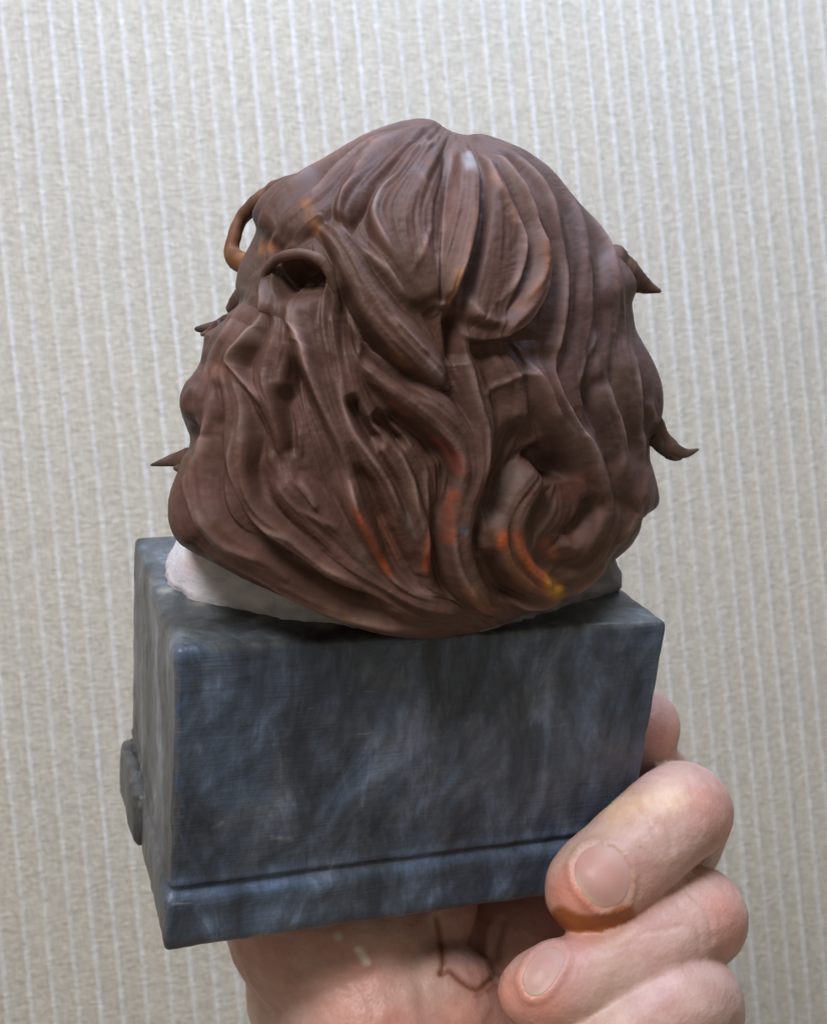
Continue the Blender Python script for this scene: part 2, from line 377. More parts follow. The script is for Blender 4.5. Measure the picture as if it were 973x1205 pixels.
# traced hair: (kind, points, half width px, height mm[, raised side])
#  r ridge or valley (negative), s step: one side raised, the other dropping, l lock: a flat-round slab laid on top
LINES = [
 ('r', [(500,143),(452,160),(402,187),(362,212),(336,232)], 9, .7),
 ('r', [(505,147),(460,172),(425,205),(395,240),(372,258)], 7, -.7),
 ('r', [(470,158),(430,182),(400,207),(375,232),(352,250)], 8, .6),
 ('r', [(385,205),(360,228),(340,248)], 6, -.5),
 ('r', [(495,152),(451,175),(427,198),(410,228),(402,247),(400,262)], 9, 1.1),
 ('r', [(485,165),(455,190),(432,220),(420,248),(424,272),(446,296)], 11, -1.5),
 ('r', [(511,146),(499,171),(482,189),(468,210),(449,226),(441,243),(439,259),(445,276),(455,296),(470,325)], 8, 1.7),
 ('r', [(517,152),(507,172),(495,185)], 5, .7), ('r', [(500,158),(488,178)], 4, -.7),
 ('r', [(480,205),(500,230),(505,265),(492,300),(480,330)], 26, .9),
 ('r', [(540,158),(530,187),(528,239),(521,267),(515,296),(511,325),(514,352)], 9, .9),
 ('r', [(538,200),(536,240),(530,280),(522,320),(519,345)], 6, -1.1),
 ('r', [(552,180),(556,205),(556,232),(552,258),(546,284),(538,312),(531,335),(527,357)], 9, 2.0),
 ('r', [(541,178),(538,205),(540,235)], 5, -.5),
 ('r', [(568,190),(568,230),(565,262),(557,300),(546,335),(540,360)], 8, -2.0),
 ('r', [(531,366),(534,385),(537,412),(540,430)], 9, -3.2),
 ('r', [(455,350),(488,372),(510,392),(522,415)], 8, -1.0),
 ('s', [(498,372),(508,360),(520,361),(533,358)], 8, 1.0, 'U'),
 # flap on the right of the crown
 ('s', [(538,384),(548,397),(565,402),(590,397),(612,384),(626,364),(634,338),(635,312),(630,288),(618,258)], 15, 2.9, 'U'),
 ('r', [(565,170),(575,212),(595,258),(607,288),(603,318),(590,345),(566,368)], 8, 1.2),
 ('r', [(565,196),(582,240),(592,280),(586,315),(570,345)], 7, -.8),
 ('r', [(570,168),(592,210),(612,239),(625,278),(629,306),(620,336),(596,366)], 8, 1.2),
 ('r', [(580,200),(602,240),(616,275),(617,310),(604,343)], 5, -.9),
 ('r', [(545,345),(560,375),(585,385)], 9, .8),
 ('r', [(545,415),(575,416),(605,408),(632,385)], 12, -2.0),
 # long strands of the right side
 ('r', [(562,164),(605,190),(635,228),(652,275),(660,325),(657,380),(648,430),(650,465),(664,492),(680,515),(694,545),(704,585),(696,619),(680,643),(657,655)], 9, 1.6),
 ('r', [(598,205),(626,242),(643,285),(649,335),(646,380),(634,420)], 6, -1.3),
 ('r', [(600,180),(640,214),(662,255),(673,305),(676,355),(668,410),(660,450)], 6, -1.3),
 ('r', [(565,161),(620,185),(656,222),(679,268),(690,320),(690,365),(684,410),(676,450)], 8, 1.2),
 ('r', [(610,176),(655,208),(684,250),(700,300),(703,345),(702,380),(700,408),(688,450),(684,471)], 6, -1.4),
 ('r', [(575,158),(635,187),(677,228),(703,278),(716,325),(718,375),(714,420),(711,460)], 8, 1.0),
 ('r', [(640,188),(690,238),(718,292),(730,335),(731,385)], 5, -.7),
 ('r', [(700,385),(692,410),(680,432),(672,460)], 6, .8),
 ('r', [(707,440),(690,465),(686,495),(690,515)], 8, -1.6),
 ('r', [(711,436),(712,465),(722,500),(726,540),(724,570)], 8, 1.2),
 ('r', [(664,478),(672,500),(680,512)], 6, -1.0),
 ('r', [(735,400),(740,440),(748,480),(750,520),(742,550)], 13, 1.2),
 ('r', [(728,430),(732,470),(738,510),(736,545)], 7, -1.2),
 ('r', [(712,530),(718,560),(723,584),(718,605)], 7, -1.6),
 ('r', [(758,540),(752,570),(746,590),(738,612),(722,640)], 10, 1.1),
 ('r', [(734,560),(732,590),(722,612)], 6, -.9),
 ('r', [(755,470),(765,490),(770,500)], 8, .8),
 ('s', [(773,598),(750,604),(735,612)], 8, .8, 'U'),
 # swirl and orange-tipped locks at the lower right
 ('r', [(628,520),(640,540),(652,552),(655,570)], 15, -4.2),
 ('r', [(694,578),(690,602),(678,624),(664,638)], 9, -3.4),
 ('r', [(560,470),(590,450),(615,440),(630,450),(640,480)], 14, .9),
 ('r', [(612,484),(603,518),(592,558),(576,598),(567,625)], 12, -3.4),
 ('l', [(632,552),(612,572),(598,592),(589,618),(592,648),(608,674),(632,688),(652,694)], [10,18,22,24,26,22,14,4], 2.6),
 ('r', [(660,580),(650,605),(630,630),(622,655)], 12, .9),
 ('r', [(648,664),(668,668),(690,655),(706,630)], 7, -1.8),
 ('r', [(566,640),(576,668),(594,692),(618,706)], 8, -2.8),
 ('r', [(655,700),(690,680),(715,652),(728,620)], 11, 1.0),
 ('l', [(556,545),(542,580),(534,612),(533,645),(545,678),(562,702),(585,722)], [8,14,17,18,19,18,6], 2.0),
 ('r', [(527,615),(530,650),(543,686),(562,710)], 6, .9),
 ('r', [(520,570),(515,610),(516,650),(526,690),(545,718)], 7, -1.9),
 ('r', [(596,705),(630,712),(660,700)], 10, .8),
 # centre
 ('r', [(545,418),(550,448),(558,478),(566,505),(566,540),(556,572)], 7, 1.0),
 ('r', [(578,420),(590,460),(596,490)], 10, -.6),
 ('r', [(538,440),(540,480),(545,520),(548,550)], 9, -.8),
 ('r', [(618,420),(630,450),(642,478),(650,502)], 9, 1.0),
 ('l', [(372,252),(388,272),(408,300),(424,335),(446,370),(474,403),(503,432),(525,453)], [4,12,16,18,21,23,19,4], 2.8),
 ('r', [(388,262),(410,278),(432,297),(452,318),(468,340),(487,368)], 6, 1.4),
 ('r', [(404,282),(424,308),(440,335),(458,362)], 5, -1.2),
 ('r', [(428,350),(448,378),(470,400)], 6, -.7), ('r', [(455,372),(478,396),(500,420)], 5, .5),
 ('r', [(392,318),(402,345),(412,375),(432,402),(455,428),(482,449),(512,466)], 11, -4.4),
 ('s', [(428,446),(446,458),(468,476),(492,494),(515,513),(530,534),(534,560),(528,592)], 11, 1.9, 'R'),
 ('r', [(452,482),(480,502),(506,524),(516,548)], 9, -2.4),
 ('r', [(410,462),(420,485),(434,508),(450,528)], 7, -3.2),
 ('r', [(436,484),(458,507),(482,530)], 7, -3.2),
 ('r', [(424,474),(442,500),(466,526),(482,560),(488,590),(500,632)], 6, .8),
 ('r', [(398,430),(402,470),(412,505),(430,530),(452,560),(464,588),(473,612),(482,630)], 9, 1.4),
 ('r', [(412,542),(436,566),(450,592),(458,620)], 6, -1.5),
 ('r', [(500,540),(503,580),(504,625),(500,668)], 6, .9), ('r', [(490,560),(494,600),(490,625)], 5, -.8),
 ('r', [(470,600),(480,640),(492,665)], 5, -.6),
 ('r', [(418,440),(424,400),(410,372),(400,345),(390,312)], 7, 1.2),
 # arch and hollow
 ('pit', [(351,319)], [31, 14], -4.6),
 ('r', [(384,325),(389,350),(398,378)], 5, -1.4),
 ('r', [(345,345),(352,380),(362,410),(369,447),(382,486),(396,520),(406,555),(418,592),(431,620),(442,645),(456,672)], 9, 2.3),
 ('r', [(378,345),(385,390),(392,430)], 10, .7),
 ('r', [(376,400),(384,440),(396,480),(410,520)], 7, -1.0),
 ('r', [(340,405),(351,443),(364,470),(379,502),(391,528),(402,560),(412,592)], 11, -4.0),
 ('r', [(310,308),(313,335),(317,360),(313,381),(298,402),(285,420),(282,435),(292,452),(305,466),(318,486)], 5, 2.4),
 ('r', [(300,330),(302,360),(294,388),(274,412),(268,436),(278,456)], 6, -1.0),
 ('r', [(332,450),(338,482),(341,515),(342,550)], 10, -3.6),
 ('r', [(292,340),(288,365),(276,392),(260,416),(252,437),(240,452)], 9, 1.0),
 ('r', [(272,372),(258,396),(246,416)], 5, -.7),
 ('r', [(262,448),(268,480),(264,510)], 7, -1.5),
 ('r', [(240,455),(228,472),(232,492)], 16, 1.3),
 ('r', [(220,508),(236,510),(246,500)], 8, -1.6),
 ('r', [(284,458),(290,490),(286,520),(280,550),(284,580),(292,600),(315,617),(342,629),(375,655),(410,674),(445,690)], 11, 1.6),
 ('r', [(300,480),(308,515),(304,545),(312,575),(324,592)], 8, -1.4),
 ('r', [(320,560),(345,590),(372,605),(400,620)], 22, .9),
 ('r', [(258,466),(253,500),(247,528),(238,556),(238,585),(248,612),(270,634),(310,652),(350,676)], 11, 1.4),
 ('r', [(264,520),(268,552),(276,582),(290,608),(312,631),(344,655),(370,676),(396,691),(432,706),(474,718)], 9, -3.6),
 ('r', [(224,552),(226,577),(236,604),(250,624)], 6, .8), ('r', [(218,566),(222,596),(236,624)], 6, -1.2),
 ('r', [(240,640),(290,664),(345,692),(400,716),(450,732),(510,742)], 13, 1.2),
 ('r', [(420,640),(440,676),(462,702),(500,720),(536,727),(566,729)], 7, -1.5),
 ('r', [(455,676),(490,694),(520,706)], 13, .8),
 ('r', [(400,725),(450,738),(500,738),(560,734)], 6, -.7),
 ('r', [(350,560),(365,580),(372,600)], 7, .6),
]
# broad locks laid over one another: (points, half widths px, lift mm, tilt)
LOCKS = [
 ([(500,145),(450,160),(400,186),(355,214),(320,245),(300,278)], [7,11,14,16,15,8], .2, .3),
 ([(503,150),(455,172),(415,205),(385,238),(358,258),(330,280)], [7,11,14,16,16,8], .5, .3),
 ([(507,152),(470,178),(435,210),(412,240),(402,266)], [7,12,14,14,8], .9, .4),
 ([(515,160),(490,212),(476,258),(482,302),(495,338),(508,362)], [8,28,37,33,22,8], .3, -.2),
 ([(546,172),(547,220),(541,270),(531,320),(526,358)], [7,13,14,12,6], 1.7, .3),
 ([(568,180),(582,230),(588,282),(582,335),(562,388)], [8,18,25,28,18], .7, .2),
 ([(575,175),(610,235),(627,285),(625,328),(604,370),(572,394)], [7,11,12,13,13,9], 1.5, .4),
 ([(565,165),(615,195),(643,245),(654,300),(654,360),(646,425)], [7,11,13,13,13,10], .0, .3),
 ([(570,162),(630,190),(667,240),(680,300),(681,360),(672,430),(668,472)], [7,11,13,14,14,13,9], .2, .3),
 ([(575,159),(645,192),(688,245),(704,305),(707,370),(700,440),(704,500)], [7,11,13,14,14,14,10], .0, -.3),
 ([(620,178),(680,225),(715,285),(728,345),(731,410),(738,480),(745,530)], [8,12,14,14,15,15,10], .2, .3),
 ([(700,262),(730,318),(747,372),(760,420),(768,470),(764,512)], [8,13,15,16,15,9], .0, .2),
 ([(385,262),(408,298),(424,335),(446,370),(474,403),(503,432),(526,454)], [9,14,18,21,23,19,5], 1.3, .6),
 ([(425,418),(452,442),(484,468),(516,494),(541,524),(548,560),(540,600)], [12,18,22,22,20,16,9], .9, -.5),
 ([(404,395),(414,450),(432,490),(456,526),(476,562),(490,602),(497,640),(500,670)], [10,14,15,15,14,13,11,7], .0, .3),
 ([(384,345),(387,400),(394,445),(408,490),(428,530),(450,570),(470,610),(484,642),(494,668)], [9,14,15,15,15,14,13,11,7], .4, .3),
 ([(352,335),(358,380),(366,430),(380,480),(398,530),(415,580),(431,625),(450,668)], [16,17,17,17,17,16,14,8], .9, .4),
 ([(326,342),(336,385),(325,425),(318,455),(328,490),(338,525),(342,550)], [12,17,21,21,19,16,8], .3, -.4),
 ([(302,330),(300,365),(280,405),(268,440),(278,480),(283,520),(279,560),(290,597),(322,624),(362,652),(406,677),(448,697)], [10,14,16,15,15,15,16,18,20,20,17,9], .6, .4),
 ([(284,352),(264,400),(246,440),(252,480),(247,522),(237,560),(241,600),(270,636),(320,662),(372,691),(432,720)], [10,14,15,16,15,15,15,17,17,16,10], .2, .4),
 ([(240,425),(229,465),(235,500)], [12,16,11], .2, 0), ([(226,528),(216,575),(213,612),(226,642)], [10,14,14,9], .3, 0),
 ([(235,642),(300,674),(370,706),(440,732),(520,744)], [9,13,14,14,10], .0, .3),
 ([(318,548),(352,590),(390,630),(422,664),(456,698),(502,720),(548,730)], [12,24,28,26,22,16,9], .2, -.3),
 ([(540,372),(549,415),(555,460),(563,500),(560,545),(547,590),(537,632),(545,676),(562,705),(586,722)], [5,10,14,16,16,15,17,19,16,6], .7, .3),
 ([(572,370),(590,410),(602,450),(606,490),(594,540),(578,590)], [8,15,19,18,13,7], -.1, .2),
 ([(628,415),(638,460),(654,492),(672,522),(686,560),(691,600),(679,634),(655,655)], [11,15,15,13,12,12,11,6], 1.0, .4),
 ([(640,545),(614,570),(598,592),(589,618),(592,648),(608,674),(632,688),(653,694)], [9,18,23,25,26,22,14,5], 1.4, -.3),
 ([(662,430),(670,470),(686,505),(704,546),(713,590),(706,630),(682,666),(650,692)], [10,13,14,14,14,14,13,7], .4, .3),
 ([(702,440),(709,480),(722,520),(731,560),(729,600),(715,642)], [10,14,15,15,14,9], .3, .2),
 ([(746,500),(749,540),(753,575),(746,610),(728,646)], [10,15,16,15,9], .5, .2),
 ([(600,712),(640,706),(680,690),(712,662)], [8,13,13,8], .3, 0),
]
ORANGE = [  # (points, width px, linear colour, strength)
 ([(583,632),(603,634),(612,652),(624,671),(638,684)], 11, (.36,.085,.030), .95), ([(638,684),(650,691)], 9, (.48,.24,.035), .95),
 ([(590,645),(600,665),(615,682)], 10, (.20,.085,.035), .7), ([(643,642),(652,655)], 7, (.34,.09,.035), .75), ([(682,560),(664,580)], 9, (.18,.055,.03), .5),
 ([(416,594),(431,620),(441,643),(456,673)], 5, (.38,.08,.025), .9), ([(503,627),(501,650),(500,670)], 5, (.30,.07,.03), .8),
 ([(445,610),(465,640),(490,650)], 16, (.22,.075,.04), .45), ([(532,580),(527,600),(524,632)], 5, (.25,.06,.03), .6), ([(545,690),(560,705),(575,715)], 10, (.22,.085,.045), .6),
 ([(634,442),(638,455),(641,470)], 7, (.22,.075,.05), .35), ([(515,516),(530,534),(536,552)], 6, (.26,.06,.04), .6), ([(462,474),(480,486)], 4, (.28,.08,.05), .5),
 ([(366,250),(372,268)], 7, (.30,.12,.05), .6), ([(318,290),(296,292)], 8, (.26,.10,.05), .6), ([(629,296),(627,318),(616,340),(598,362)], 6, (.26,.10,.045), .65),
 ([(530,325),(527,354)], 5, (.40,.20,.11), .7), ([(553,240),(540,305)], 4, (.28,.13,.09), .5), ([(575,215),(598,262)], 4, (.26,.12,.08), .5),
 ([(455,412),(476,430)], 5, (.32,.15,.07), .5), ([(270,440),(240,440)], 10, (.20,.085,.05), .5), ([(222,540),(232,560)], 9, (.18,.07,.045), .5),
 ([(303,258)], 5, (.05,.07,.20), .9), ([(540,620)], 5, (.09,.12,.20), .7), ([(560,632)], 4, (.20,.19,.21), .6),
 ([(547,196),(548,206)], 7, (.30,.29,.32), .8), ([(500,428),(514,446)], 9, (.20,.15,.15), .5), ([(420,645),(436,664)], 9, (.18,.15,.13), .4), ([(232,592),(250,612)], 7, (.17,.12,.10), .4),
 ([(305,614),(335,626)], 5, (.30,.23,.20), .6), ([(475,605),(484,630)], 5, (.30,.25,.26), .6), ([(350,375),(366,385)], 8, (.17,.12,.105), .35), ([(712,440),(711,460)], 5, (.17,.13,.14), .5),
 ([(668,260),(676,300)], 9, (.15,.11,.12), .4), ([(690,290),(698,320)], 9, (.16,.12,.13), .4), ([(440,248),(452,226),(470,208)], 5, (.28,.22,.21), .5),
 ([(283,432),(290,412),(312,384)], 3.5, (.30,.22,.19), .6), ([(662,495),(672,508)], 6, (.24,.19,.20), .5), ([(350,655),(365,668)], 5, (.26,.19,.17), .5),
 ([(250,640),(275,655)], 5, (.26,.15,.13), .5), ([(590,582),(603,600)], 10, (.13,.09,.06), .35)]

def nearest(S, X, Y, margin):
    """pixels near the sampled curve S: indices, distance, side (+1 or -1) and position along it (0..1)"""
    idx = np.where((X > S[:, 0].min() - margin) & (X < S[:, 0].max() + margin) & (Y > S[:, 1].min() - margin) & (Y < S[:, 1].max() + margin))[0]
    x, y = X[idx], Y[idx]
    best = np.full(len(idx), 1e18); bi = np.zeros(len(idx), int); bt = np.zeros(len(idx)); sd = np.zeros(len(idx))
    for k in range(len(S) - 1):
        ax, ay = S[k, :2]; dx, dy = S[k + 1, :2] - S[k, :2]; L2 = dx * dx + dy * dy + 1e-9
        t = np.clip(((x - ax) * dx + (y - ay) * dy) / L2, 0, 1)
        ex, ey = x - ax - t * dx, y - ay - t * dy; d2 = ex * ex + ey * ey
        m_ = d2 < best
        best[m_] = d2[m_]; bi[m_] = k; bt[m_] = t[m_]
        sd[m_] = np.where(dx * ey[m_] - dy * ex[m_] >= 0, 1, -1)
    return idx, np.sqrt(best), sd, (bi + bt) / (len(S) - 1)

def hair_field(X, Y):
    """height (mm) of the traced hair at photo pixels X, Y"""
    acc = np.ones_like(X)                                       # soft maximum over the overlapping locks
    K = 3.2
    for pts, w, lift, tilt in LOCKS:
        S = spline(np.c_[np.array(pts, float), np.array(w, float)], max(24, 9 * len(pts)))
        idx, d, sd, s_ = nearest(S, X, Y, max(w) + 4)
        wl = np.interp(s_, np.linspace(0, 1, len(S)), S[:, 2]) * 1.12
        r = d / wl
        A = np.clip(.092 * wl, .7, 1.9)
        ends = smooth(0, .10, s_) * (1 - smooth(.93, 1.0, s_))
        g = (lift * .8 + A * (1 - np.abs(r) ** 2.8) + tilt * .7 * sd * r) * (.25 + .75 * ends)
        g = np.where(r < 1.25, g, -9)
        acc[idx] += np.exp(K * np.clip(g, -9, 9)) - np.exp(K * -9)
    h = np.log(np.maximum(acc, 1e-6)) / K - .6
    crest = np.zeros_like(X)
    for ln in LINES:
        kind, pts, w, A = ln[:4]
        if kind == 'pit':
            cx, cy = pts[0]; qx = (X - cx) / w[0]; qy = (Y - cy) / w[1]
            rr = np.sqrt(np.abs(qx) ** 2.6 + np.where(qy < 0, np.abs(qy) ** 2.6, (np.abs(qy) * .30) ** 2.2))
            h += A * (1 - smooth(.78, 1.02, rr)) * (1 - .97 * smooth(-.2, 3.0, qy)); continue
        if kind == 'l': continue
        A = A * (.55 if kind == 's' else .30 if abs(A) < 1.3 else .45 if abs(A) < 2.3 else .82)
        P = np.array(pts, float); wv = np.full(len(P), float(w))
        S = spline(np.c_[P, wv], max(24, 12 * len(P)))
        idx, d, sd, s = nearest(S, X, Y, wv.max() * 3 + 6)
        wl = S[0, 2]
        taper = smooth(0, .22, s) * (1 - smooth(.78, 1.0, s))
        if kind == 'r':
            g = np.exp(-(d / wl) ** 2)
            if A > 0: g = .35 * g + .65 * np.exp(-1.75 * (np.sqrt((d / wl) ** 2 + .05) - .2236))
            h[idx] += A * g * taper
            if A > 0:
                e = np.exp(-(d / 3.6) ** 2) * taper; h[idx] += .32 * e; crest[idx] = np.maximum(crest[idx], e * min(1, .5 + A))
        else:
            tn = np.array([-(S[1:, 1] - S[:-1, 1]).mean(), (S[1:, 0] - S[:-1, 0]).mean()])   # normal on the sd=+1 side
            want = {'U': (0, -1), 'D': (0, 1), 'L': (-1, 0), 'R': (1, 0)}[ln[4]]
            q = sd * d * (1 if tn @ np.array(want) > 0 else -1)
            up = np.exp(-(np.maximum(q, 0) / (1.6 * wl)) ** 2); dn = np.exp(-(np.maximum(-q, 0) / wl) ** 2)
            st = smooth(-2.2, 1.2, q)
            h[idx] += A * taper * (st * up * .75 - (1 - st) * dn * .65)
            crest[idx] = np.maximum(crest[idx], np.exp(-((q - 3) / 3.6) ** 2) * taper)
    return h, crest

def hair_paint(X, Y, P, h, lic, crest):
    C = np.tile(np.array([.090, .045, .036]), (len(X), 1))
    nz = noise(np.c_[P[:, 0], P[:, 1] * .5, P[:, 2]], .10, 41)
    C *= (1 + .16 * nz)[:, None]
    w = (smooth(560, 720, X) * (1 - smooth(480, 640, Y)) * .55)[:, None]          # cooler, mauve on the right: bluish window sheen painted into the colour
    C = C * (1 - w) + np.array([.078, .049, .050]) * w
    w = (np.clip(noise(P, .10, 45) - .1, 0, 1) * .5)[:, None]; C = C * (1 - w) + np.array([.082, .056, .036]) * w
    # dry brushing on raised strands
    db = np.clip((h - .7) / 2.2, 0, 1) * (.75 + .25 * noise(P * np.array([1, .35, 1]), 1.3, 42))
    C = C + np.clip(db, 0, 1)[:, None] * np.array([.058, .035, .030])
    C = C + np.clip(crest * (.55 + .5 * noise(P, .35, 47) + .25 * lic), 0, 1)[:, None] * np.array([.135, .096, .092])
    brk = (.70 + .4 * noise(P * np.array([1, .4, 1]), 1.1, 43)) * np.clip(.85 + .42 * lic + .16 * h, .25, 1.35)
    for pts, w, c, k in ORANGE:
        S = spline(pts, 30)[:, :2] if len(pts) > 1 else np.array(pts, float)
        d2 = ((X[:, None] - S[None, :, 0]) ** 2 + (Y[:, None] - S[None, :, 1]) ** 2).min(1) if False else None
        idx = np.where((X > S[:, 0].min() - 3 * w) & (X < S[:, 0].max() + 3 * w) & (Y > S[:, 1].min() - 3 * w) & (Y < S[:, 1].max() + 3 * w))[0]
        d2 = ((X[idx, None] - S[None, :, 0]) ** 2 + (Y[idx, None] - S[None, :, 1]) ** 2).min(1)
        a = np.clip(k * brk[idx] * np.exp(-(d2 / w ** 2) ** 1.3), 0, 1)[:, None]
        C[idx] = C[idx] * (1 - a) + np.array(c) * a
    return np.clip(C, 0.01, 1)

def hair_material():
    m, nt, b = mat('hair_paint', .55, .24)
    at = node(nt, 'ShaderNodeAttribute', attribute_name='paint')
    vl = coords(nt, scale=(.08, .08, 1)); v0 = coords(nt)
    l = noise_tex(nt, vl, 2200, 2, .5); n1 = noise_tex(nt, v0, 300, 5, .6); n2 = noise_tex(nt, v0, 1500, 3, .6)
    c = mix(nt, 1.0, at.outputs['Color'], ramp(nt, n1, [(.3, (.80, .80, .80)), (.7, (1.22, 1.20, 1.18))]), 'MULTIPLY')
    c = mix(nt, .08, c, ramp(nt, l, [(.35, (.82, .82, .82)), (.65, (1.2, 1.2, 1.2))]), 'MULTIPLY')
    link(nt, c, b.inputs['Base Color'])
    link(nt, ramp(nt, n1, [(.3, (.46, .46, .46)), (.7, (.66, .66, .66))]), b.inputs['Roughness'])
    bump(nt, b, (l, .07, .00025), (n1, .10, .0005), (n2, .10, .0002))
    return m
HAIR = hair_material()

def strand_field(X, Y):
    """fine strands: noise combed along the traced locks (line integral convolution on a pixel grid)"""
    x0, y0, nx, ny = 170, 125, 670, 650
    gx, gy = np.meshgrid(np.arange(nx, dtype=float), np.arange(ny, dtype=float))
    acc = np.zeros((3, ny, nx))
    for pts in [l[0] for l in LOCKS] + [l[1] for l in LINES if l[0] == 'r' and l[3] > 1.2]:
        S = spline(np.array(pts, float), max(8, 5 * len(pts)))
        t = np.gradient(S, axis=0); t /= np.linalg.norm(t, axis=1, keepdims=True) + 1e-9
        for (sx, sy), (tx, ty) in zip(S, t):
            i0, i1 = int(max(0, sx - x0 - 45)), int(min(nx, sx - x0 + 46)); j0, j1 = int(max(0, sy - y0 - 45)), int(min(ny, sy - y0 + 46))
            if i1 <= i0 or j1 <= j0: continue
            d2 = (gx[j0:j1, i0:i1] + x0 - sx) ** 2 + (gy[j0:j1, i0:i1] + y0 - sy) ** 2
            w = np.exp(-d2 / 220.0) + .02 * np.exp(-d2 / 900.0)
            acc[0, j0:j1, i0:i1] += w * (tx * tx - ty * ty); acc[1, j0:j1, i0:i1] += w * 2 * tx * ty; acc[2, j0:j1, i0:i1] += w
    th = .5 * np.arctan2(acc[1], acc[0] - 1e-3)
    ux, uy = np.cos(th), np.sin(th); f = np.where(uy < 0, -1, 1); ux, uy = ux * f, uy * f
    r = np.random.default_rng(3)
    def blur(n, k):
        for _ in range(k):
            n = (n + np.roll(n, 1, 0) + np.roll(n, -1, 0)) / 3; n = (n + np.roll(n, 1, 1) + np.roll(n, -1, 1)) / 3
        return n / n.std()
    n1, n2 = blur(r.normal(size=(ny, nx)), 3), blur(r.normal(size=(ny, nx)), 12)
    o = np.zeros((ny, nx))
    for sgn in (1, -1):
        px_, py_ = gx.copy(), gy.copy(); lx, ly = ux * sgn, uy * sgn
        for k in range(46):
            i = np.clip(px_.astype(int), 0, nx - 1); j = np.clip(py_.astype(int), 0, ny - 1)
            w = 1 - k / 46
            o += w * (.45 * n1[j, i] + 1.0 * n2[j, i])
            vx, vy = ux[j, i], uy[j, i]; fl = np.where(vx * lx + vy * ly < 0, -1, 1); lx, ly = vx * fl, vy * fl
            px_ += lx * 1.5; py_ += ly * 1.5
    o -= o.mean(); o /= o.std(); o = np.clip(o, -2.2, 2.2)
    fx = np.clip(X - x0, 0, nx - 1.01); fy = np.clip(Y - y0, 0, ny - 1.01); i = fx.astype(int); j = fy.astype(int); a = fx - i; b_ = fy - j
    return (o[j, i] * (1 - a) + o[j, i + 1] * a) * (1 - b_) + (o[j + 1, i] * (1 - a) + o[j + 1, i + 1] * a) * b_

def blur_grid(h, X, Y):
    # soften the carved height a little, as the printed and painted surface is
    for _ in range(3):
        lu = np.hypot(np.roll(X, -1, 1) - X, np.roll(Y, -1, 1) - Y)
        k = np.clip(.25 * (2.2 / np.maximum(lu, .3)) ** 0, 0, .25)
        h = h + k * (np.roll(h, -1, 1) + np.roll(h, 1, 1) - 2 * h)
        v = h.copy(); v[1:-1] = h[1:-1] + .25 * (h[2:] + h[:-2] - 2 * h[1:-1]); h = v
    return h

def build_hair():
    S = np.array(SIL, float)
    S = np.vstack([S, S[:1]]); dense = spline(S, 1600)
    d = dense - HC; ang = np.arctan2(d[:, 1], d[:, 0]); rad = np.hypot(d[:, 0], d[:, 1])
    o = np.argsort(ang); ang, rad = ang[o], rad[o]
    NA = 1100
    A = np.linspace(-np.pi, np.pi, NA, endpoint=False)
    R = np.interp(A, ang, rad, period=2 * np.pi)
    k = np.exp(-(np.arange(-9, 10) / 4.0) ** 2); k /= k.sum(); R = np.convolve(np.r_[R[-9:], R, R[:9]], k, 'valid')
    k = np.exp(-(np.arange(-130, 131) / 50.0) ** 2); k /= k.sum()
    Rs = np.convolve(np.r_[R[-130:], R, R[:130]], k, 'valid')
    beta = np.r_[np.r_[.00003, np.linspace(.002, .5, 169, endpoint=False)], np.linspace(.5, .86, 110, endpoint=False), np.linspace(.86, 1.0, 46), np.linspace(1.02, 1.995, 60)] * (np.pi / 2)
    nb = len(beta)
    B = beta[:, None]
    wd = np.where(B < np.pi / 2, np.exp(-((B - np.pi / 2) / .65) ** 2), np.exp(-((B - np.pi / 2) / .6) ** 2))
    rho = np.sin(B)
    rr = rho * (Rs[None] + (R - Rs)[None] * wd)
    X0 = HC[0] + rr * np.cos(A)[None]; Y0 = HC[1] + rr * np.sin(A)[None]
    cb = np.cos(B)
    bulge = np.sign(cb) * np.abs(cb) ** .92 * np.where(cb > 0, OPT['T'], 27.0) * (1 - .18 * smooth(560, 740, Y0))
    def shape(X, Y, bl): return px(X, Y, depth0(X, Y) - bl)
    base = shape(X0, Y0, bulge)
    # normals of the base form
    du = np.roll(base, -1, 1) - np.roll(base, 1, 1); dv = np.gradient(base, axis=0)
    N = np.cross(du, dv); N /= np.maximum(1e-9, np.linalg.norm(N, axis=2, keepdims=True))
    cen = base.reshape(-1, 3).mean(0)
    if ((base - cen) * N).sum() < 0: N = -N
    h, crest = hair_field(X0.ravel(), Y0.ravel())
    h = blur_grid(h.reshape(nb, NA), X0, Y0).ravel()
    front = (np.where(B < np.pi / 2, 1, np.exp(-((B - np.pi / 2) / .5) ** 2)) * np.ones_like(X0)).ravel()
    edge = (1 - .75 * np.exp(-((B - np.pi / 2) / .16) ** 2) * np.ones_like(X0)).ravel()     # the traced outline already carries the bumps there
    pole = smooth(0, .012, (B * np.ones_like(X0))).ravel()
    P0 = base.reshape(-1, 3); n0 = N.reshape(-1, 3)
    gen = np.sin(np.arctan2(P0[:, 0], P0[:, 2] - 170) * 17 + noise(P0, .06, 51) * 5) * 1.1 * (1 - front)
    lic = strand_field(X0.ravel(), Y0.ravel())
    disp = (h * OPT['H'] + lic * OPT['S']) * front * edge + gen + noise(P0, .3, 52) * .05 + noise(P0, .12, 53) * .15
    V = P0 + n0 * disp[:, None]
    global HAIR_PX
    HAIR_PX = np.c_[X0.ravel(), Y0.ravel(), P0[:, 2]][(B * np.ones_like(X0)).ravel() < np.pi / 2]
    X, Y = X0.ravel(), Y0.ravel()
    C = hair_paint(X, Y, P0, np.where(front > .5, h * .75 + lic * .35, .3), lic, crest)
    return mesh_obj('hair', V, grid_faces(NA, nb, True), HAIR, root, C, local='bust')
hair = build_hair()

